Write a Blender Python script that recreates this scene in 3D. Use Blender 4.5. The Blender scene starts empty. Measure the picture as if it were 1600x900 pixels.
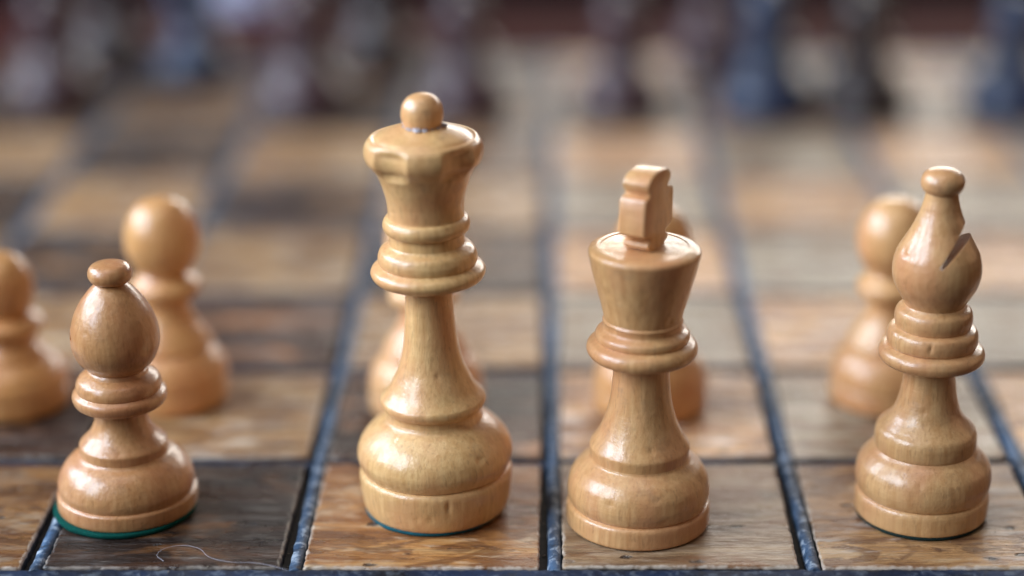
import bpy, bmesh, math, random
from mathutils import Vector, Matrix, noise
R = math.radians
MM = 0.001
random.seed(7)
SC = bpy.context.scene
COL = SC.collection

# ------------------------------------------------------------------ camera
cam_d = bpy.data.cameras.new("camera"); cam = bpy.data.objects.new("camera", cam_d); COL.objects.link(cam)
cam.location = (0, -0.3473, 0.190); cam.rotation_euler = (R(90 - 20.85), 0, 0)
cam_d.sensor_width = 36; cam_d.lens = 71.3; cam_d.shift_x = -55 / 1600
cam_d.clip_start = 0.01; cam_d.clip_end = 50
cam_d.dof.use_dof = True; cam_d.dof.focus_distance = 0.398; cam_d.dof.aperture_fstop = 3.1
SC.camera = cam

# ------------------------------------------------------------------ light: a window on the left, a paler opening beyond the board
w = bpy.data.worlds.new("World"); SC.world = w; w.use_nodes = True
w.node_tree.nodes["Background"].inputs[0].default_value = (0.62, 0.61, 0.58, 1)
w.node_tree.nodes["Background"].inputs[1].default_value = 0.13
SC.view_settings.view_transform = 'Standard'; SC.view_settings.look = 'None'
SC.view_settings.exposure = 0; SC.view_settings.gamma = 1

def area(name, loc, target, sx, sy, power, col):
    d = bpy.data.lights.new(name, 'AREA'); d.shape = 'RECTANGLE'; d.size = sx; d.size_y = sy
    d.energy = power; d.color = col
    o = bpy.data.objects.new(name, d); COL.objects.link(o); o.location = loc
    o.rotation_euler = (Vector(target) - Vector(loc)).to_track_quat('-Z', 'Y').to_euler()
    return o
area("window_light", (-1.15, -0.75, 0.90), (0, .1, 0), 0.42, 1.0, 21, (0.72, 0.84, 1.0))
area("window_light", (-1.45, -0.12, 0.90), (0, .1, 0), 0.50, 1.0, 29, (0.72, 0.84, 1.0))
area("window_light", (-1.50, 0.60, 0.90), (0, .1, 0), 0.55, 1.0, 25, (0.72, 0.84, 1.0))
area("ceiling_light", (-0.35, -0.15, 1.9), (0, .15, 0), 1.5, 1.1, 6, (0.92, 0.90, 1.0))
area("far_window_light", (0.78, 2.5, 0.71), (0.1, .2, 0), 1.9, 0.44, 30, (1.0, 0.93, 0.84))
area("warm_fill_light", (1.5, 0.3, 0.55), (0, .1, 0), 1.0, 0.9, 3.2, (1.0, 0.56, 0.28))  # added warm fill from the right, its source unseen

# ------------------------------------------------------------------ node helpers
class NT:
    def __init__(s, name):
        s.m = bpy.data.materials.new(name); s.m.use_nodes = True
        s.t = s.m.node_tree; s.b = s.t.nodes["Principled BSDF"]
    def n(s, typ, **kw):
        x = s.t.nodes.new(typ)
        for k, v in kw.items(): setattr(x, k, v)
        return x
    def l(s, a, b): s.t.links.new(a, b)
    def coords(s, rnd=True):
        tc = s.n("ShaderNodeTexCoord")
        s.obj = tc.outputs["Object"]
        oi = s.n("ShaderNodeObjectInfo"); s.oi = oi
        if not rnd: return s.obj
        m = s.n("ShaderNodeMath", operation='MULTIPLY'); s.l(oi.outputs["Random"], m.inputs[0]); m.inputs[1].default_value = 3.7
        a = s.n("ShaderNodeVectorMath", operation='ADD'); s.l(s.obj, a.inputs[0]); s.l(m.outputs[0], a.inputs[1])
        return a.outputs[0]
    def scale(s, v, k):
        a = s.n("ShaderNodeVectorMath", operation='MULTIPLY'); s.l(v, a.inputs[0]); a.inputs[1].default_value = k
        return a.outputs[0]
    def noise(s, v, k, detail=4, rough=.55, dist=0.0):
        x = s.n("ShaderNodeTexNoise"); s.l(s.scale(v, k), x.inputs["Vector"]); x.inputs["Scale"].default_value = 1
        x.inputs["Detail"].default_value = detail; x.inputs["Roughness"].default_value = rough
        x.inputs["Distortion"].default_value = dist
        return x.outputs["Fac"]
    def ramp(s, v, stops):
        r = s.n("ShaderNodeValToRGB"); s.l(v, r.inputs[0]); e = r.color_ramp.elements
        while len(e) < len(stops): e.new(.5)
        for i, (p, c) in enumerate(stops):
            e[i].position = p
            e[i].color = (c, c, c, 1) if not hasattr(c, '__len__') else (*c, 1)
        return r.outputs[0]
    def mix(s, f, a, b, mode='MIX'):
        m = s.n("ShaderNodeMix", data_type='RGBA', blend_type=mode)
        for sock, v in ((m.inputs[0], f), (m.inputs[6], a), (m.inputs[7], b)):
            if hasattr(v, 'default_value') or isinstance(v, bpy.types.NodeSocket): s.l(v, sock)
            elif hasattr(v, '__len__'): sock.default_value = (*v, 1)
            else: sock.default_value = v
        return m.outputs[2]
    def math(s, op, a, b=0.0, c=None):
        m = s.n("ShaderNodeMath", operation=op)
        for i, v in enumerate((a, b, c)):
            if v is None: continue
            if isinstance(v, bpy.types.NodeSocket): s.l(v, m.inputs[i])
            else: m.inputs[i].default_value = v
        return m.outputs[0]
    def bump(s, h, strength, dist, prev=None):
        b = s.n("ShaderNodeBump"); b.inputs["Strength"].default_value = strength; b.inputs["Distance"].default_value = dist
        s.l(h, b.inputs["Height"])
        if prev: s.l(prev, b.inputs["Normal"])
        return b.outputs[0]

def mat_piece(name, c1, c2, red, redamt, coat=.55, rough=.42, crough=.2, grime=.25):
    s = NT(name); v = s.coords()
    big = s.noise(v, (90, 90, 60), 3, .5)
    grain = s.noise(v, (900, 900, 45), 5, .6)
    fine = s.noise(v, (2600, 2600, 260), 3, .6)
    base = s.mix(s.ramp(grain, [(.34, 0), (.66, 1)]), c1, c2)
    base = s.mix(s.math('MULTIPLY', s.ramp(big, [(.42, 0), (.68, 1)]), redamt), base, red)
    dash = s.ramp(s.noise(v, (1500, 1500, 330), 2, .5), [(.58, 0), (.70, 1)])
    base = s.mix(s.math('MULTIPLY', dash, .28), base, (c2[0]*.45, c2[1]*.38, c2[2]*.35))
    gr = s.ramp(s.noise(v, (170, 170, 200), 5, .65), [(.56, 0), (.72, 1)])
    base = s.mix(s.math('MULTIPLY', gr, grime), base, (.20, .15, .11))
    base = s.mix(1.0, base, s.oi.outputs["Color"], 'MULTIPLY')
    s.l(base, s.b.inputs["Base Color"])
    wear = s.noise(v, (260, 260, 260), 5, .6)
    s.l(s.math('MULTIPLY_ADD', wear, .35, rough - .17), s.b.inputs["Roughness"])
    s.b.inputs["Coat Weight"].default_value = coat
    s.l(s.math('MULTIPLY_ADD', wear, .30, crough - .13), s.b.inputs["Coat Roughness"])
    s.b.inputs["Coat IOR"].default_value = 1.5
    n = s.bump(fine, .18, .0003); n = s.bump(wear, .3, .0008, n); n = s.bump(s.noise(v, (60, 60, 1400), 2, .5), .12, .0003, n)
    s.l(n, s.b.inputs["Normal"])
    n2 = s.bump(wear, .22, .0008); n2 = s.bump(s.noise(v, (900, 900, 700), 3, .6), .12, .0003, n2); s.l(n2, s.b.inputs["Coat Normal"])
    return s.m

M = {}
M['box'] = mat_piece("boxwood_lacquer", (.76, .47, .212), (.62, .34, .135), (.62, .27, .125), .6, .62, .40, .19, .26)
M['ebony'] = mat_piece("dark_lacquer", (.022, .011, .009), (.011, .007, .006), (.05, .015, .01), .6, .35, .5, .22, 0)

M['ebony_blue_sheen'] = mat_piece('black_lacquer_blue_sheen', (.005, .014, .045), (.003, .008, .024), (.01, .03, .09), .6, .5, .5, .22, 0)  # blue of the window's reflection put into the base colour
M['plum'] = mat_piece('plum_brown_lilac_sheen', (.050, .018, .024), (.028, .011, .016), (.07, .02, .02), .6, .55, .5, .22, 0)  # plum in the base also paints the lilac of the highlights

def mat_tile(name, dark):
    s = NT(name); v = s.coords()
    g = s.noise(v, (28, 190, 190), 5, .62, .6)
    g2 = s.noise(v, (75, 1300, 400), 4, .6, .3)
    wide = s.noise(v, (38, 85, 85), 4, .6, .4)
    pat = s.noise(v, (85, 300, 300), 6, .68, .15)
    blot = s.noise(v, (60, 120, 120), 3, .6, 1.0)
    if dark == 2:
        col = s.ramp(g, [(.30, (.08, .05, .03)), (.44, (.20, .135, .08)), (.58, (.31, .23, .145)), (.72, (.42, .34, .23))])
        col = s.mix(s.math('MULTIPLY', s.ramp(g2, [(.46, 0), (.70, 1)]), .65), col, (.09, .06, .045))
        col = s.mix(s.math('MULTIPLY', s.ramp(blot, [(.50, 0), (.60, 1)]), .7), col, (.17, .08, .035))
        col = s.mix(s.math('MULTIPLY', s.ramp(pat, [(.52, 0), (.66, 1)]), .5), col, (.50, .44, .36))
    elif dark:
        col = s.ramp(g, [(.32, (.008, .005, .004)), (.5, (.022, .011, .007)), (.68, (.085, .034, .014))])
        col = s.mix(s.math('MULTIPLY', s.ramp(g2, [(.4, 0), (.65, 1)]), .55), col, (.012, .008, .008))
        brown = s.ramp(wide, [(.54, 0), (.66, 1)])
        wr = s.math('MULTIPLY', brown, s.math('MULTIPLY_ADD', s.oi.outputs["Alpha"], 1.0, 0.0))
        col = s.mix(s.math('MULTIPLY', wr, .8), col, (.24, .105, .035))
        wearamt = s.math('MULTIPLY', s.ramp(pat, [(.54, 0), (.64, 1)]), .38)
        col = s.mix(wearamt, col, (.19, .165, .15))
    elif False: pass
    else:
        col = s.ramp(g, [(.30, (.09, .036, .014)), (.42, (.24, .10, .032)), (.56, (.44, .22, .075)), (.72, (.58, .38, .18))])
        col = s.mix(s.math('MULTIPLY', s.ramp(g2, [(.50, 0), (.72, 1)]), .6), col, (.15, .07, .03))
        col = s.mix(s.math('MULTIPLY', s.ramp(wide, [(.52, 0), (.68, 1)]), .55), col, (.26, .11, .04))
        col = s.mix(s.math('MULTIPLY', s.ramp(blot, [(.52, 0), (.57, 1)]), .65), col, (.12, .048, .02))
        col = s.mix(s.math('MULTIPLY', s.ramp(pat, [(.53, 0), (.68, 1)]), .7), col, (.62, .51, .37))
        col = s.mix(s.math('MULTIPLY', s.ramp(pat, [(.36, 1), (.43, 0)]), .6), col, (.11, .06, .035))
    # tone chosen tile by tile: wear, with sheen and dimness put into colour
    col = s.mix(1.0, col, s.oi.outputs["Color"], 'MULTIPLY')
    # pits and ink-dark dents
    vo = s.n("ShaderNodeTexVoronoi"); s.l(s.scale(v, (120, 230, 120)), vo.inputs["Vector"]); vo.inputs["Scale"].default_value = 1
    vo.inputs["Randomness"].default_value = 1
    dn = s.math('ADD', vo.outputs["Distance"], s.math('MULTIPLY', s.noise(v, (500, 900, 500), 3, .6), .4))
    pit = s.ramp(dn, [(.29, 1), (.38, 0)])
    sel = s.n("ShaderNodeSeparateColor"); s.l(vo.outputs["Color"], sel.inputs[0])
    pit = s.math('MULTIPLY', pit, s.ramp(sel.outputs[0], [(.58, 0), (.64, 1)]))
    col = s.mix(s.math('MULTIPLY', pit, .85), col, (.018, .02, .026))
    # fine scratches
    wv = s.noise(v, (55, 2300, 55), 2, .5, 1.2)
    scr = s.math('MULTIPLY', s.ramp(wv, [(.66, 0), (.70, 1)]), s.ramp(pat, [(.45, 0), (.6, 1)]))
    col = s.mix(s.math('MULTIPLY', scr, .5), col, (.42, .38, .33))
    # chipped raw wood along the edges
    sp = s.n("ShaderNodeSeparateXYZ"); s.l(s.obj, sp.inputs[0])
    e = s.math('MAXIMUM', s.math('ABSOLUTE', s.math('SUBTRACT', sp.outputs[0], .0229)), 0)
    ax = s.math('ABSOLUTE', sp.outputs[0]); ay = s.math('ABSOLUTE', sp.outputs[1])
    ed = s.math('MAXIMUM', ax, ay)
    ed = s.math('ADD', ed, s.math('MULTIPLY', s.math('SUBTRACT', s.noise(v, (380, 380, 380), 5, .7), .5), .0030))
    chip = s.ramp(s.math('MULTIPLY', ed, 40), [(.895, 0), (.915, 1)])
    col = s.mix(s.math('MULTIPLY', chip, .30 if dark == 1 else .75), col, (.62, .52, .42))
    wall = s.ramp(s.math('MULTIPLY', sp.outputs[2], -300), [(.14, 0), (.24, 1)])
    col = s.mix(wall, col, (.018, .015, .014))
    s.l(col, s.b.inputs["Base Color"])
    rr = s.math('MULTIPLY_ADD', pat, .60, .02)
    rr = s.math('ADD', rr, s.math('MULTIPLY', chip, .2))
    s.l(rr, s.b.inputs["Roughness"])
    s.b.inputs["Specular IOR Level"].default_value = .6
    h = s.math('ADD', s.math('MULTIPLY', g2, .35), s.math('ADD', s.math('MULTIPLY', pat, 1.0), s.math('MULTIPLY', pit, -1.1)))
    n = s.bump(h, .9, .0010); s.l(n, s.b.inputs["Normal"])
    return s.m
M['tile_rubbed_sheen'] = mat_tile('rubbed_wood_painted_sheen', 2)  # greyer, paler wood: part wear, part window sheen painted into the colour
M['tile_light'] = mat_tile("light_worn_wood", False)
M['tile_dark'] = mat_tile("dark_worn_wood", True)

def mat_strip(name, amt, ca, cb, rough=.2, spec=.5):
    s = NT(name); v = s.coords()
    a = s.noise(v, (420, 420, 420), 5, .65, .5)
    b = s.noise(v, (150, 60, 150), 4, .6)
    col = s.mix(s.ramp(b, [(.35, 0), (.62, 1)]), ca, cb)
    col = s.mix(s.math('MULTIPLY', s.ramp(a, [(.52, 0), (.62, 1)]), amt), col, (.42, .48, .55))
    col = s.mix(s.math('MULTIPLY', s.ramp(a, [(.32, 1), (.42, 0)]), .8), col, (.012, .014, .018))
    s.l(col, s.b.inputs["Base Color"]); s.l(s.math('MULTIPLY_ADD', a, .4, rough), s.b.inputs["Roughness"]); s.b.inputs["Specular IOR Level"].default_value = spec
    s.l(s.bump(a, .7, .0008), s.b.inputs["Normal"])
    return s.m
M['strip'] = mat_strip("chipped_blue_paint", .7, (.016, .025, .040), (.045, .100, .185), .34, .4)
M['strip_dark'] = mat_strip("dark_blue_paint", .16, (.006, .008, .013), (.010, .024, .060), .5, .2)

def mat_plain(name, c1, c2, k, rough, bump=.3, dist=.0005, spec=.5):
    s = NT(name); v = s.coords()
    a = s.noise(v, k, 5, .6, .3)
    s.l(s.mix(s.ramp(a, [(.35, 0), (.65, 1)]), c1, c2), s.b.inputs["Base Color"])
    s.l(s.math('MULTIPLY_ADD', a, .25, rough - .12), s.b.inputs["Roughness"])
    s.b.inputs["Specular IOR Level"].default_value = spec
    s.l(s.bump(a, bump, dist), s.b.inputs["Normal"])
    return s.m
M['groove'] = mat_plain("groove_dirt", (.020, .018, .015), (.05, .042, .034), (500, 500, 500), .8)
M['frame'] = mat_plain("reddish_frame_wood", (.040, .013, .011), (.075, .024, .020), (20, 160, 160), .75, .3, .0005, .02)
M['table'] = mat_plain("dark_table", (.004, .003, .004), (.008, .006, .007), (30, 30, 30), .95, .1, .0005, 0)
M['felt_teal'] = mat_plain("teal_felt", (.002, .042, .034), (.003, .075, .056), (2500, 2500, 2500), .95, .8, .0003, .1)
M['felt_blue'] = mat_plain("blue_green_felt", (.012, .07, .09), (.02, .12, .15), (2500, 2500, 2500), .95, .8, .0003, .1)
M['felt_dark'] = mat_plain("dark_felt", (.01, .022, .02), (.02, .04, .036), (2500, 2500, 2500), .95, .8, .0003, .1)
M['glue'] = mat_plain("dried_glue", (.55, .53, .57), (.36, .33, .36), (1500, 1500, 1500), .3, .5, .0004)
M['thread'] = mat_plain("pale_thread", (.28, .27, .32), (.4, .38, .42), (1500, 1500, 1500), .7)
M['lilac'] = mat_plain("lilac_glaze", (.62, .66, .90), (.70, .74, .95), (40, 40, 40), .25)
M['navy'] = mat_plain("navy_cloth", (.03, .05, .13), (.045, .075, .18), (200, 200, 200), .9)

# ------------------------------------------------------------------ mesh helpers
def link(name, me, mat, parent=None, loc=None):
    o = bpy.data.objects.new(name, me); COL.objects.link(o)
    if mat is not None and not me.materials: me.materials.append(mat)
    if parent: o.parent = parent
    if loc: o.location = loc
    return o
def empty(name, label, cat, loc, rot=(0, 0, 0), group=None):
    o = bpy.data.objects.new(name, None); COL.objects.link(o); o.empty_display_size = .01
    o.location = loc; o.rotation_euler = rot; o['label'] = label; o['category'] = cat
    if group: o['group'] = group
    return o
def spline(pts, sub=6):
    """Catmull-Rom through (r,z) points; a third entry marks a crease."""
    runs, cur = [], [pts[0]]
    for p in pts[1:]:
        cur.append(p)
        if len(p) > 2: runs.append(cur); cur = [p]
    if len(cur) > 1: runs.append(cur)
    out = [(pts[0][0], pts[0][1])]
    for run in runs:
        q = [Vector((p[0], p[1])) for p in run]
        q = [q[0]*2 - q[1]] + q + [q[-1]*2 - q[-2]]
        for i in range(1, len(q) - 2):
            a, b, c, d = q[i-1:i+3]
            for k in range(1, sub + 1):
                t = k / sub
                p = .5*((2*b) + (c - a)*t + (2*a - 5*b + 4*c - d)*t*t + (3*b - a - 3*c + d)*t**3)
                out.append((max(0, p.x), p.y))
    return out
def lathe(pts, seg=96, sub=6, fn=None):
    prof = spline(pts, sub)
    if prof[0][0] > .001: prof = [(0, prof[0][1])] + prof
    if prof[-1][0] > .001: prof = prof + [(0, prof[-1][1])]
    bm = bmesh.new(); rings = []
    for r, z in prof:
        if r <= .001: rings.append([bm.verts.new((0, 0, z*MM))]); continue
        ring = []
        for k in range(seg):
            a = 2*math.pi*k/seg
            rr, zz = fn(r, z, a) if fn else (r, z)
            ring.append(bm.verts.new((rr*math.cos(a)*MM, rr*math.sin(a)*MM, zz*MM)))
        rings.append(ring)
    for A, B in zip(rings, rings[1:]):
        for k in range(seg):
            j = (k + 1) % seg
            if len(A) == 1 and len(B) == 1: continue
            if len(A) == 1: bm.faces.new((A[0], B[j], B[k]))
            elif len(B) == 1: bm.faces.new((A[k], A[j], B[0]))
            else: bm.faces.new((A[k], A[j], B[j], B[k]))
    bmesh.ops.recalc_face_normals(bm, faces=bm.faces)
    for f in bm.faces: f.smooth = True
    for e in bm.edges:
        if len(e.link_faces) == 2 and e.calc_face_angle() > R(38): e.smooth = False
    me = bpy.data.meshes.new("turned"); bm.to_mesh(me); bm.free()
    return me
def box_mesh(x0, x1, y0, y1, z0, z1, bev=0.0, seg=2):
    bm = bmesh.new(); bmesh.ops.create_cube(bm, size=1)
    for v in bm.verts:
        v.co = Vector(((x0+x1)/2 + v.co.x*(x1-x0), (y0+y1)/2 + v.co.y*(y1-y0), (z0+z1)/2 + v.co.z*(z1-z0)))*MM
    if bev: bmesh.ops.bevel(bm, geom=bm.edges[:], offset=bev*MM, segments=seg, affect='EDGES', profile=.6)
    me = bpy.data.meshes.new("block"); bm.to_mesh(me); bm.free()
    return me

# ------------------------------------------------------------------ table and board
tb = link('table_top', box_mesh(-900, 900, -500, 1500, -60, -24, 3), M['table']); tb['kind'] = 'structure'
board = empty('chess_board', 'old worn wooden chess board with blue grooves between its squares, under all the pieces', 'chess board', (0, 0, 0))
link('base_panel', box_mesh(-206, 207, -8, 408, -24, -2.6), M['groove'], board)
FR = 66
for (a, b, c, d) in ((-206-FR, 207+FR, -8-FR, -7.8), (-206-FR, 207+FR, 404.2, 404.2+FR),
                     (-206-FR, -201.3, -7.7, 404.1), (202.3, 207+FR, -7.7, 404.1)):
    link('frame_rail', box_mesh(a, b, c, d, -24.2, .6, 1.2, 3), M['frame'], board)

def tile_mesh(seed, n=14, jit=.12, chip=.0):
    rnd = random.Random(seed); hw, hd, r = 22.9, 22.9, 1.2
    out = []
    for side in range(4):
        for i in range(n):
            t = -1 + 2*i/n
            x, y = [(t*hw, -hd), (hw, t*hd), (-t*hw, hd), (-hw, -t*hd)][side]
            k = noise.noise(Vector((x*.9 + seed*11, y*.9, 3.1)))*jit*1.6 + rnd.uniform(-jit, jit)*.5
            if chip and rnd.random() < chip: k -= rnd.uniform(.1, .3)
            s_ = 1 + k/hw
            x = max(-hw, min(hw, x*s_ if side in (1, 3) else x)); y = max(-hd, min(hd, y*s_ if side in (0, 2) else y))
            if side in (1, 3): x = math.copysign(hw + min(k, .2), x)
            else: y = math.copysign(hd + min(k, .2), y)
            out.append((x, y))
    bm = bmesh.new(); loops = []
    for (ins, z) in ((0, -6), (0, -.55), (.10, -.24), (.30, -.06), (.65, 0)):
        L = []
        for (x, y) in out:
            dz = 0 if (z < -1 or z == 0) else noise.noise(Vector((x*.5, y*.5, seed*3.3)))*.10
            L.append(bm.verts.new(((x*(1-ins/hw))*MM, (y*(1-ins/hd))*MM, (z+dz)*MM)))
        loops.append(L)
    m = len(out)
    for A, B in zip(loops, loops[1:]):
        for i in range(m): bm.faces.new((A[i], A[(i+1) % m], B[(i+1) % m], B[i])).smooth = True
    bm.faces.new(loops[-1])
    me = bpy.data.meshes.new("tile"); bm.to_mesh(me); bm.free()
    return me
low = {d: [tile_mesh(s_ + d*10, 10) for s_ in range(5)] for d in (0, 1)}
FX = [-97.6 + 50.3*k for k in range(-2, 6)]       # left edges of the files a..h
RY = [0, 49.2, 99.6, 149.8, 199.9, 250, 300, 350]
DW = {}   # tint of single squares, wear and painted sheen
for r_ in range(8):
    for f_ in range(8):
        dark = (r_ + f_) % 2 == 0
        me = tile_mesh(100 + f_, 60, .16, .10) if (r_ == 0 and 1 <= f_ <= 6) else random.choice(low[int(dark)])
        if r_ == 0: me = me.copy() if me.users else me
        o = link('tile', me, None, board, ((FX[f_] + 22.9)*MM, (RY[r_] + 22.95)*MM, random.uniform(-.12, .1)*MM))
        o.rotation_euler = (R(random.uniform(-.25, .25)), R(random.uniform(-.25, .25)), 0 if r_ == 0 else R(random.choice((0, 180))))
        k = random.uniform(.85, 1.15)
        rubbed_sheen = dark and f_ >= 4 and not (r_ == 0 and f_ == 6)  # right-hand dark squares, paler from wear and from painted sheen
        if me.users > 1 or rubbed_sheen: o.data = me = me.copy(); me.materials.clear()
        if not me.materials: me.materials.append(M['tile_rubbed_sheen' if rubbed_sheen else 'tile_dark' if dark else 'tile_light'])
        if rubbed_sheen: o.color = (1.15, .98, .82, 1) if (r_ == 0) else (k*1.45, k*1.55, k*1.65, 1.0)
        elif dark:
            wr = .75 if r_ == 0 else random.uniform(1.0, 1.9); wr *= 1.0 if r_ < 1 else 1.4; o.color = (k*wr, k*wr*(.95 if r_ < 3 else 1.1), k*wr*(.9 if r_ < 3 else 1.15), 1.0)
        else:
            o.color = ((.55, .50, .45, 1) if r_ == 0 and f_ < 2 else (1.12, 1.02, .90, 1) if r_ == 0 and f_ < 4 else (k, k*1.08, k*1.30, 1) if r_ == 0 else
                       (k*1.12, k*1.27, k*1.5, 1) if f_ < 4 else (k*1.7, k*1.85, k*2.3, 1))  # squares behind the front rank brightened in colour for window sheen, most at right

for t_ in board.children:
    if t_.name.startswith('tile') and t_.location.y > .29: t_.color = (t_.color[0]*.52, t_.color[1]*.48, t_.color[2]*.46, 1)  # far ranks darkened in colour for the dim far end

def strip_mesh(w_, L, top, seed, rough=.26, drop=1.0):
    """rough-edged bead running along +Y, w_ wide, its crown at z=top"""
    n = int(L/1.1); bm = bmesh.new(); prev = None
    for i in range(n + 1):
        y = L*i/n; ring = []
        for (u, z) in ((-.5, -4), (-.5, -1.2*drop), (-.36, -.35*drop), (0, 0), (.36, -.2*drop), (.5, -1.0*drop), (.5, -4)):
            j = noise.noise(Vector((u*3 + seed, y*.9, 1)))*rough if z > -3 else 0
            j2 = noise.noise(Vector((u*3, y*.8 + seed, 7)))*rough*1.6 if z > -3 else 0
            ring.append(bm.verts.new(((u*w_ + j)*MM, y*MM, (top + z + j2)*MM)))
        if prev:
            for a in range(6): bm.faces.new((prev[a], prev[a+1], ring[a+1], ring[a])).smooth = True
        else: bm.faces.new(ring)
        prev = ring
    bm.faces.new(prev[::-1]); bmesh.ops.recalc_face_normals(bm, faces=bm.faces)
    me = bpy.data.meshes.new("bead"); bm.to_mesh(me); bm.free()
    return me
for i, x in enumerate(FX + [FX[-1] + 50.3]):
    o = link('groove_strip', strip_mesh(2.75, 402, -.10, i*5.7), M['strip'], board, ((x - 1.55)*MM, -.9*MM, 0))
for i, y in enumerate(RY[1:]):
    o = link('cross_strip', strip_mesh(2.9, 403, -.75, 50 + i*3.1, .12, .35), M['strip_dark'], board, (-199.5*MM, (y - 1.75)*MM, 0))
    o.rotation_euler = (0, 0, R(-90))
o = link('cross_strip', strip_mesh(5.8, 403, -.22, 91, .16, .25), M['strip_dark'], board, (-199.5*MM, -3.25*MM, 0)); o.rotation_euler = (0, 0, R(-90))
o = link('cross_strip', strip_mesh(3.2, 403, -.8, 97, .2), M['strip_dark'], board, (-199.5*MM, 401.2*MM, 0)); o.rotation_euler = (0, 0, R(-90))

# ------------------------------------------------------------------ pieces (profiles in millimetres: radius, height, crease)
def dents(seed, zmax, n=16, base=None, extra=()):
    """small knocks and nicks a used piece has collected"""
    rd = random.Random(seed)
    L = [(R(rd.uniform(-165, -15)), rd.uniform(2, zmax), rd.uniform(.5, 1.1), rd.uniform(.35, .9), rd.uniform(.05, .19)) for _ in range(n)] + list(extra)
    def fn(r, z, a):
        if base: r, z = base(r, z, a)
        if a > math.pi: a -= 2*math.pi
        for (a0, z0, sa, sz, dp) in L:
            da = (a - a0)*r/sa; dz = (z - z0)/sz
            q = da*da + dz*dz
            if q < 6: r -= dp*math.exp(-q)
        lump = noise.noise(Vector((math.cos(a)*1.3, math.sin(a)*1.3, z*.12 + seed)))
        return (r*(1 + .006*lump), z)
    return fn
def build_piece(root, parts, mat, tint, seg=96, sub=6, fns=None):
    made = {}; last = None
    for nm, pts in parts:
        if last: pts = [last] + pts
        me = lathe(pts, seg, sub, (fns.get(nm) if isinstance(fns, dict) else fns))
        made[nm] = link(nm, me, mat, root); made[nm].color = (*tint, 1)
        last = (pts[-1][0], pts[-1][1])
    return made
def felt(root, r, z, mat, off=(0, 0)):
    o = link('felt_pad', lathe([(r-.15, 0, 1), (r, z*.3), (r, z*.8), (r-.2, z, 1)], 64, 3, lambda a, b, t: (a + noise.noise(Vector((math.cos(t)*3, math.sin(t)*3, 0)))*.22, b)), mat, root)
    o.location = (off[0]*MM, off[1]*MM, 0.05*MM)
    return o
def bake(o):
    dg = bpy.context.evaluated_depsgraph_get(); dg.update()
    me = bpy.data.meshes.new_from_object(o.evaluated_get(dg)); o.modifiers.clear(); o.data = me
def slot(o, cutter_me, loc, rot, thick=1.1):
    """saw the mitre slot with a boolean, keep the result as plain mesh"""
    c = bpy.data.objects.new("cutter", cutter_me); COL.objects.link(c)
    c.location = loc; c.rotation_euler = rot
    keep = (o.parent, o.matrix_parent_inverse.copy()); o.parent = None
    m = o.modifiers.new("slot", 'BOOLEAN'); m.object = c; m.operation = 'DIFFERENCE'; m.solver = 'EXACT'
    bpy.context.view_layer.update(); bake(o)
    o.parent = keep[0]
    bpy.data.objects.remove(c)

QUEEN = [('foot', [(14.0, .5, 1), (14.6, 1.1), (15.1, 3), (15.5, 6), (15.55, 8), (15.2, 8.9), (14.6, 9.3, 1)]),
 ('belly', [(15.0, 9.8), (15.6, 11.5), (15.7, 13), (15.1, 15.1), (13.6, 17.2), (11.6, 18.9), (9.9, 20.0), (9.4, 20.8, 1), (9.35, 21.5), (9.5, 22.2, 1)]),
 ('stem', [(10.0, 22.5), (10.6, 23.5), (10.55, 24.4), (10.0, 25.1), (8.9, 26.4), (7.9, 28.3), (6.5, 31.5), (5.35, 37), (4.85, 43.5), (4.75, 48), (4.9, 49, 1)]),
 ('collar', [(7, 49.1), (10.2, 49.7), (11.3, 51.0), (11.0, 52.2), (9.6, 53.1, 1), (9.8, 53.8), (9.75, 54.9), (9.2, 56.1), (7.9, 56.9), (7.45, 57.3, 1), (7.4, 58.5), (7.45, 59.6, 1), (8.2, 59.9), (8.6, 61.1), (8.2, 62.3), (7.5, 62.8, 1)]),
 ('crown', [(7.45, 63.6), (7.6, 66), (8.2, 68.6), (9.2, 71.4), (10.2, 73.0), (11.2, 74.2), (11.6, 75.6), (11.5, 76.9), (11.1, 78.0), (10.3, 78.7), (9.6, 78.6, 1), (8.6, 79.3), (6, 80.2), (3.2, 80.8)])]
KING = [('foot', [(14.1, .3, 1), (14.45, .8), (14.5, 2), (14.45, 3.7), (14.2, 4.5), (13.6, 4.9, 1)]),
 ('belly', [(13.95, 5.6), (14.25, 7), (14.2, 8.6), (13.7, 10.6), (12.5, 12.4), (11, 13.6), (10.1, 14.3), (9.85, 14.8, 1)]),
 ('stem', [(9.9, 15.6), (10.0, 16.8), (9.75, 17.5), (9.3, 18.2), (8.4, 19.7), (7.1, 22.8), (6.15, 26.6), (5.65, 31.5), (5.6, 34.5), (5.8, 35.5, 1)]),
 ('collar', [(8.5, 35.7), (10.3, 36.4), (10.95, 37.7), (10.5, 39.0), (9.1, 39.8, 1), (9.3, 40.4), (9.05, 41.3), (8.0, 42.0, 1), (7.7, 42.4), (7.75, 43.2), (7.9, 43.7), (7.6, 44.2, 1)]),
 ('crown', [(7.75, 44.8), (8.5, 47.9), (9.9, 52.9), (10.75, 56.8), (10.9, 57.8), (10.6, 58.4), (9.6, 58.75), (8.6, 58.85), (8.2, 58.75), (3, 59.0)])]
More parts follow.
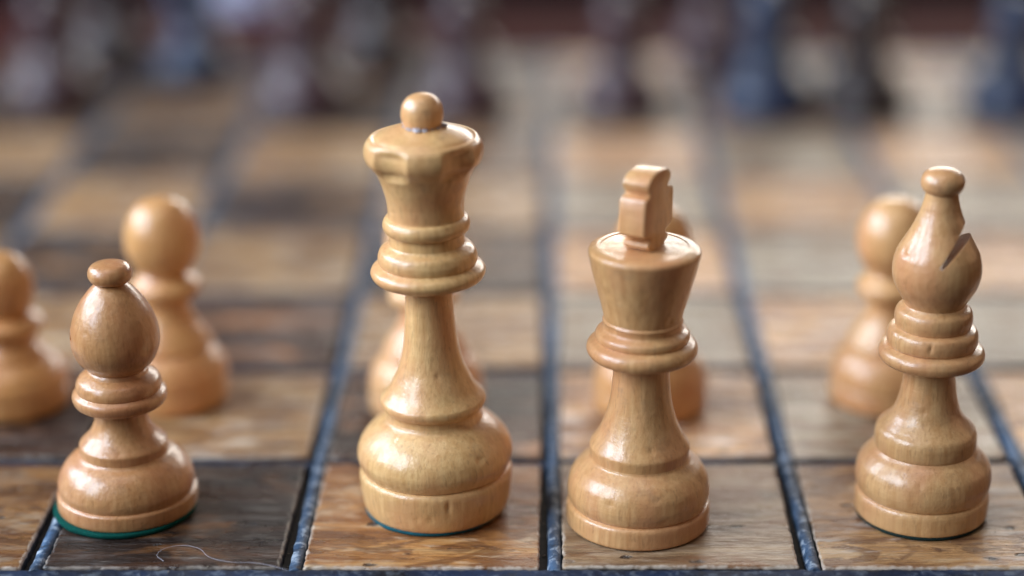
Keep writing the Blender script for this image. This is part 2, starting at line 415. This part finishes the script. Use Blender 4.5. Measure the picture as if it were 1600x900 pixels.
BISHOP = [('foot', [(13.1, .7, 1), (13.4, 1.1), (13.5, 3), (13.5, 4.4), (13.25, 5.2), (12.8, 5.6, 1)]),
 ('belly', [(13.2, 6.3), (13.6, 8.0), (13.55, 9.6), (13.0, 11.6), (11.6, 13.4), (10.5, 14.3), (10.0, 14.9, 1)]),
 ('stem', [(10.15, 15.6), (10.2, 17), (10.1, 18.2), (9.7, 19.2), (8.7, 20.2), (6.9, 22.3), (5.75, 25.8), (5.15, 29.9), (5.0, 32.5), (5.2, 33, 1)]),
 ('collar', [(7.5, 33.1), (9.8, 33.8), (10.5, 35.1), (10.0, 36.4), (8.6, 37.1, 1), (8.9, 37.7), (8.95, 39.1), (8.5, 40.4), (7.3, 41.0, 1), (7.5, 41.5), (7.65, 43.0), (7.3, 44.4), (6.3, 45.2), (5.9, 45.6, 1)]),
 ('mitre', [(6.3, 46.4), (7.2, 47.9), (8.0, 49.4), (8.55, 51.3), (8.65, 53.2), (8.35, 55.2), (7.7, 57.0), (5.8, 60.4), (4.2, 64.0), (3.35, 67), (3.15, 68.5, 1)]),
 ('knob', [(3.6, 68.8), (4.1, 69.7), (4.2, 70.9), (3.75, 72.0), (2.9, 72.75), (1.6, 73.2), (0.3, 73.35)])]
SHORT_BISHOP = [('foot', [(13.7, .9, 1), (14.05, 1.2), (14.2, 2.2), (14.15, 3.7), (13.95, 4.2), (13.5, 4.5, 1)]),
 ('belly', [(13.7, 5.3), (13.75, 6.4), (13.35, 8.0), (12.4, 9.8), (11.0, 11.3), (9.3, 12.3), (8.85, 12.8, 1)]),
 ('stem', [(8.85, 13.6), (8.85, 14.5), (8.6, 15.0), (7.7, 15.9), (6.5, 17.3), (5.6, 19.2), (5.25, 21), (5.35, 22.4), (5.6, 22.9, 1)]),
 ('collar', [(7.5, 23.0), (8.9, 23.6), (9.4, 24.8), (9.2, 25.8), (8.4, 26.5, 1), (8.5, 27.0), (8.45, 27.9), (7.9, 29.0), (6.7, 29.8), (6.1, 30.1, 1), (5.9, 30.6), (5.7, 30.9, 1)]),
 ('mitre', [(6.3, 31.5), (7.6, 33), (8.5, 35.2), (8.8, 37.4), (8.5, 40.0), (7.6, 42.8), (6.2, 45.3), (4.6, 47.4), (3.3, 48.7), (2.9, 49.1, 1)]),
 ('knob', [(3.7, 49.4), (4.3, 50.3), (4.35, 51.3), (3.9, 52.3), (3.0, 52.9), (1.4, 53.2), (0.3, 53.2)])]
PAWN = [('foot', [(12.5, .4, 1), (12.9, 1), (13.0, 3), (12.9, 4.6), (12.6, 5.2, 1)]),
 ('body', [(12.9, 6.2), (12.7, 8), (11.9, 10.2), (10.6, 12.0), (9.5, 13.0, 1), (9.5, 14.4), (8.9, 15.6), (7.9, 17.4), (6.2, 20), (5.3, 22.5), (5.2, 24.6), (5.6, 25.5, 1)]),
 ('collar', [(7.3, 26), (8.0, 27.2), (7.7, 28.7), (6.3, 29.9), (5.2, 31, 1)]),
 ('head', [(7.0, 33.2), (8.3, 36.3), (8.5, 39), (8.1, 42), (6.6, 45.3), (4.5, 47.3), (2, 48.2), (0.3, 48.3)])]
SHORT_PAWN = [('foot', [(12.8, .4, 1), (13.1, 1), (13.2, 3), (13.0, 4.4), (12.7, 4.8, 1)]),
 ('body', [(13.1, 5.6), (12.8, 7.2), (11.6, 9.6), (9.8, 11.3), (8.6, 12.2, 1), (8.4, 13.2), (7.4, 14.4), (6.4, 15.8), (6.1, 17), (6.3, 17.8, 1)]),
 ('collar', [(7.9, 18.2), (8.5, 19.3), (8.1, 20.6), (6.6, 21.6), (5.4, 22.2, 1)]),
 ('head', [(6.2, 23.6), (6.9, 26), (7.1, 28.5), (6.8, 31), (5.7, 33.5), (3.9, 35.3), (1.8, 36.1), (0.3, 36.2)])]
ROOK = [('foot', KING[0][1]), ('belly', KING[1][1]),
 ('tower', [(9.9, 15.6), (9.8, 17.2), (8.6, 19), (7.4, 23), (7.0, 30), (7.6, 35), (9.6, 37, 1), (9.9, 38), (9.9, 44, 1), (7.6, 44, 1), (7.6, 41, 1), (1, 41)])]

# queen ----------------------------------------------------------------
q = empty('queen', 'tallest pale wooden queen with a ball on a scalloped crown, standing on the light square', 'chess queen', (-22.6*MM, 26.7*MM, 0), (0, R(-.9), 0), 'pale main pieces on the near rank')
def scallop(r, z, a):
    if 71.8 < z < 78.6 and r > 9.0:
        wz = min(1, max(0, math.sin(math.pi*(z - 71.8)/6.8))*1.5)
        t = math.degrees(a) + 90 + 32
        d = abs((t + 36) % 72 - 36)
        if d < 19: return (r - 1.3*wz*math.cos(math.pi/2*d/19)**.75, z)
    return (r, z)
parts = build_piece(q, QUEEN, M['box'], (1.04, 1.05, .98), 256, 9, dents(1, 76, 20, scallop, [(R(-78), 6.8, .5, 1.3, .45), (R(-50), 15.2, .9, .6, .35)]))
o = link('finial', lathe([(2.6, 80.0, 1), (3.2, 80.5), (3.85, 81.6), (4.12, 83.1), (3.8, 85.0), (2.8, 86.4), (1.4, 87.1), (.2, 87.25)], 64), M['box'], q); o.color = (1.05, 1.05, 1, 1)
bm = bmesh.new()
for k in range(30):
    a = 2*math.pi*k/26 + random.uniform(-.1, .1); rr = random.uniform(3.0, 3.9); s_ = random.uniform(.25, .8)*(1 if math.sin(a*3 + 1) > -.5 else .5)
    m_ = Matrix.Translation(Vector((rr*math.cos(a), rr*math.sin(a), 80.75 + random.uniform(0, .25)))*MM) @ Matrix.Diagonal((s_*MM*1.3, s_*MM, s_*MM*.6, 1))
    bmesh.ops.create_icosphere(bm, subdivisions=2, radius=1, matrix=m_)
for f in bm.faces: f.smooth = True
me = bpy.data.meshes.new("glue"); bm.to_mesh(me); bm.free(); link('glue_bead', me, M['glue'], q)
felt(q, 14.1, .75, M['felt_blue'], (-.5, -.3))

# king -----------------------------------------------------------------
kg = empty('king', 'pale wooden king with a stubby cross on its flat top, right of the queen', 'chess king', (18.3*MM, 19.9*MM, 0), (0, R(.45), 0), 'pale main pieces on the near rank')
build_piece(kg, KING, M['box'], (.95, .89, .84), 224, 9, dents(2, 57, 18))
half = [(3.0, -.3), (3.0, .5), (4.1, .9), (4.4, 1.5), (4.2, 2.1), (3.3, 2.6), (3.3, 3.0), (5.6, 3.5), (6.3, 4.2), (6.3, 10.4), (5.8, 11.2), (3.9, 11.7), (3.9, 12.2), (4.8, 12.7), (5.0, 13.9), (4.5, 14.6), (3.5, 15.3), (1.8, 15.6), (0, 15.7)]
out = half + [(-x, z) for x, z in half[-2::-1]]
bm = bmesh.new(); T = 5.6
A = [bm.verts.new((x*MM, -T/2*MM, z*MM)) for x, z in out]; B = [bm.verts.new((x*MM, T/2*MM, z*MM)) for x, z in out]
bm.faces.new(A); bm.faces.new(B[::-1])
for i in range(len(out)): bm.faces.new((A[i], B[i], B[(i+1) % len(out)], A[(i+1) % len(out)]))
bmesh.ops.recalc_face_normals(bm, faces=bm.faces)
bev = [e for e in bm.edges if abs(e.verts[0].co.y - e.verts[1].co.y) < 1e-6]
bmesh.ops.bevel(bm, geom=bev, offset=.45*MM, segments=3, affect='EDGES', profile=.6)
for f in bm.faces: f.smooth = True
for e in bm.edges:
    if len(e.link_faces) == 2 and e.calc_face_angle() > R(40): e.smooth = False
me = bpy.data.meshes.new("cross"); bm.to_mesh(me); bm.free()
cr = link('cross_finial', me, M['box'], kg, (.1*MM, 0, 58.7*MM)); cr.rotation_euler = (0, 0, R(62)); cr.color = (1.0, .95, .9, 1)
felt(kg, 13.9, .5, M['felt_dark'])

# bishops --------------------------------------------------------------
bs = empty('bishop', 'pale bishop with a saw-cut slot in its pear-shaped head, farthest right on the near rank', 'chess bishop', (76.2*MM, 23.7*MM, 0), (0, R(-.2), 0), 'pale main pieces on the near rank')
pr = build_piece(bs, BISHOP, M['box'], (.86, .81, .77), 224, 9, dents(3, 66, 20, None, [(R(-102), 39.2, .35, .8, .35)]))
cut = box_mesh(0, 30, -30, 30, -.5, .5)
for v in cut.vertices:
    if v.co.x > .01: v.co.z = v.co.z*7.5 + .0008
    else: v.co.z *= .8
v_ = Vector((.18, math.cos(R(3)), -math.sin(R(3)))).normalized(); d_ = Vector((math.cos(R(50)), 0, math.sin(R(50))))
d_ = (d_ - d_.dot(v_)*v_).normalized(); n_ = d_.cross(v_)
slot(pr['mitre'], cut, (.6*MM, 0, 55.0*MM), Matrix((d_, v_, n_)).transposed().to_euler())
felt(bs, 13.2, .8, M['felt_dark'], (0, -.1))
bs2 = empty('bishop', 'short brownish bishop with an egg-shaped head and green felt pad, on dark square', 'chess bishop', (-85.9*MM, 26.0*MM, 0), (0, 0, 0), 'pale main pieces on the near rank')
pr = build_piece(bs2, SHORT_BISHOP, M['box'], (.74, .61, .53), 224, 9, dents(4, 50, 12))
slot(pr['mitre'], box_mesh(-30, 0, -30, 30, -.4, .4), (-6.6*MM, .8*MM, 38.2*MM), (0, R(42), R(-18)))
felt(bs2, 14.5, .9, M['felt_teal'], (-.5, -.35))

# pale pawns -----------------------------------------------------------
def pawn(label, prof, x, y, mat, tint, group, sc=1.0, name='pawn', cat='chess pawn', rot=(0, 0, 0), seg=64, pad=True):
    t = empty(name, label, cat, (x*MM, y*MM, 0), rot, group)
    build_piece(t, prof, mat, tint, seg, 5)
    if pad: felt(t, prof[0][1][0][0] - .1, .5, M['felt_dark'])
    t.scale = (sc, sc, sc)
    return t
G = 'pale pawns in the second rank'
pawn('short pale pawn cut off by the left edge of the picture', SHORT_PAWN, -122.3, 78, M['box'], (.78, .62, .46), G)
pawn('tall pale pawn behind the short bishop', PAWN, -86.2, 80.9, M['box'], (.92, .80, .66), G)
pawn('pale pawn almost hidden behind the queen', PAWN, -27.5, 76, M['box'], (1.12, 1.12, 1.15), G)  # tint raised to stand for bright highlights on its left
pawn('pale pawn hidden behind the king, its head beside the cross', PAWN, 23.5, 77, M['box'], (.95, .85, .72), G)
pawn('pale pawn behind the slotted bishop', PAWN, 77.8, 80.5, M['box'], (.95, .88, .82), G)

# dark pieces across the board ------------------------------------------
DG = 'dark pawns on the far side'
for lab, x, y, sc, mt in (
    ('blurred dark plum pawn farthest left in the back, beside the reddish rook', -170, 330, 1.12, 'plum'),
    ('blurred plum brown pawn at the back, left of the queen', -82, 320, 1.18, 'plum'),
    ("blurred plum brown pawn just right of the queen's ball finial", -28, 320, 1.16, 'plum'),
    ("blurred plum brown pawn at the back, left of the king's cross", 25, 320, 1.14, 'plum'),
    ('blurred dark pawn with painted blue sheen at the back, right of the king', 74, 318, 1.26, 'ebony_blue_sheen'),
    ("blurred brown black pawn at the back, left of the slotted bishop's knob", 107, 320, 1.20, 'ebony'),
    ('blurred dark pawn with painted blue sheen at the far right edge', 157, 318, 1.18, 'ebony_blue_sheen')):
    pawn(lab, SHORT_PAWN, x, y, M[mt], (1, 1, 1), DG, sc, 'dark_pawn', 'chess pawn', seg=40, pad=False)
DR = 'dark main pieces on the last rank'
for lab, prof, x, y, mt, nm, cat in (
    ('reddish dark rook at the top left corner, only its lower part in view', ROOK, -160, 378, 'ebony', 'dark_rook', 'chess rook'),
    ('blurred dark bishop with painted blue sheen near the top left, foot in view', SHORT_BISHOP, -126, 364, 'ebony_blue_sheen', 'dark_bishop', 'chess bishop'),
    ('dark brown tall king at the top edge, left of the queen', KING, -62, 378, 'ebony', 'dark_king', 'chess king'),
    ("dark plum bishop at the top edge, right of the king's cross", BISHOP, 60, 382, 'plum', 'dark_bishop', 'chess bishop')):
    pawn(lab, prof, x, y, M[mt], (1, 1, 1), DR, 1.0, nm, cat, seg=40, pad=False)

# things beyond the board ------------------------------------------------
t = empty('lilac_cup', 'pale lilac rounded cup, out of focus, beyond the board at the top left', 'cup', (-128*MM, 500*MM, -24*MM))
link('cup_body', lathe([(15, 0, 1), (20, 2), (27, 14), (30, 30), (31, 60, 1), (29, 60, 1), (27, 30), (10, 5)], 48), M['lilac'], t)

# thread on the dark square ------------------------------------------------
cu = bpy.data.curves.new("thread", 'CURVE'); cu.dimensions = '3D'; cu.bevel_depth = .045*MM; cu.bevel_resolution = 2
sp_ = cu.splines.new('BEZIER')
pts = [(-69, 6.2, .2), (-71.6, 8.2, .25), (-74.8, 6.6, .3), (-75.2, 3.6, .3), (-72.5, 2.0, .3), (-70.5, 3.4, .5), (-73.0, 9.3, .6), (-66, 7.6, .3), (-63, 3.2, .25), (-58, .9, .3), (-53, -1.2, .5), (-49, -3.6, 1.0)]
pts = [(-74.5, 1.8, .25), (-76.2, 4.6, .3), (-73.6, 7.9, .3), (-68.8, 7.2, .3), (-65.8, 3.4, .3), (-62, 1.6, .3), (-56, .6, .5), (-50, -2.6, .8)]
sp_.bezier_points.add(len(pts) - 1)
for b, p in zip(sp_.bezier_points, pts):
    b.co = Vector(p)*MM; b.handle_left_type = b.handle_right_type = 'AUTO'
o = bpy.data.objects.new('thread_tmp', cu); COL.objects.link(o); cu.materials.append(M['thread'])
bpy.context.view_layer.update()
me = bpy.data.meshes.new_from_object(o.evaluated_get(bpy.context.evaluated_depsgraph_get())); bpy.data.objects.remove(o)
th = link('thread', me, M['thread']); th['label'] = 'fine curled pale thread lying on the dark square in front of the short bishop'; th['category'] = 'thread'

# grit and lint in the grooves and on the near squares
bm = bmesh.new(); rg = random.Random(3)
for k in range(420):
    if k < 280:
        gx = rg.choice(FX[1:7]); x = gx - rg.uniform(2.6, 4.4); y = rg.uniform(-3, 120); z = -2.45
    else:
        x = rg.uniform(-110, 110); y = rg.uniform(-2, 60); z = .02
        if any(abs(x - fx + 2) < 2.6 for fx in FX): continue
    s_ = rg.uniform(.05, .2 if k < 280 else .11)*MM
    bmesh.ops.create_icosphere(bm, subdivisions=1, radius=1, matrix=Matrix.Translation((x*MM, y*MM, z*MM)) @ Matrix.Rotation(rg.uniform(0, 3), 4, 'Z') @ Matrix.Diagonal((s_*rg.uniform(1, 2), s_, s_*.7, 1)))
me = bpy.data.meshes.new("grit"); bm.to_mesh(me); bm.free()
M['grit'] = mat_plain("grit", (.20, .15, .10), (.42, .36, .28), (900, 900, 900), .9)
g_ = link('grit', me, M['grit']); g_['kind'] = 'stuff'; g_['label'] = 'fine pale grit and dust in the grooves and on the near squares'
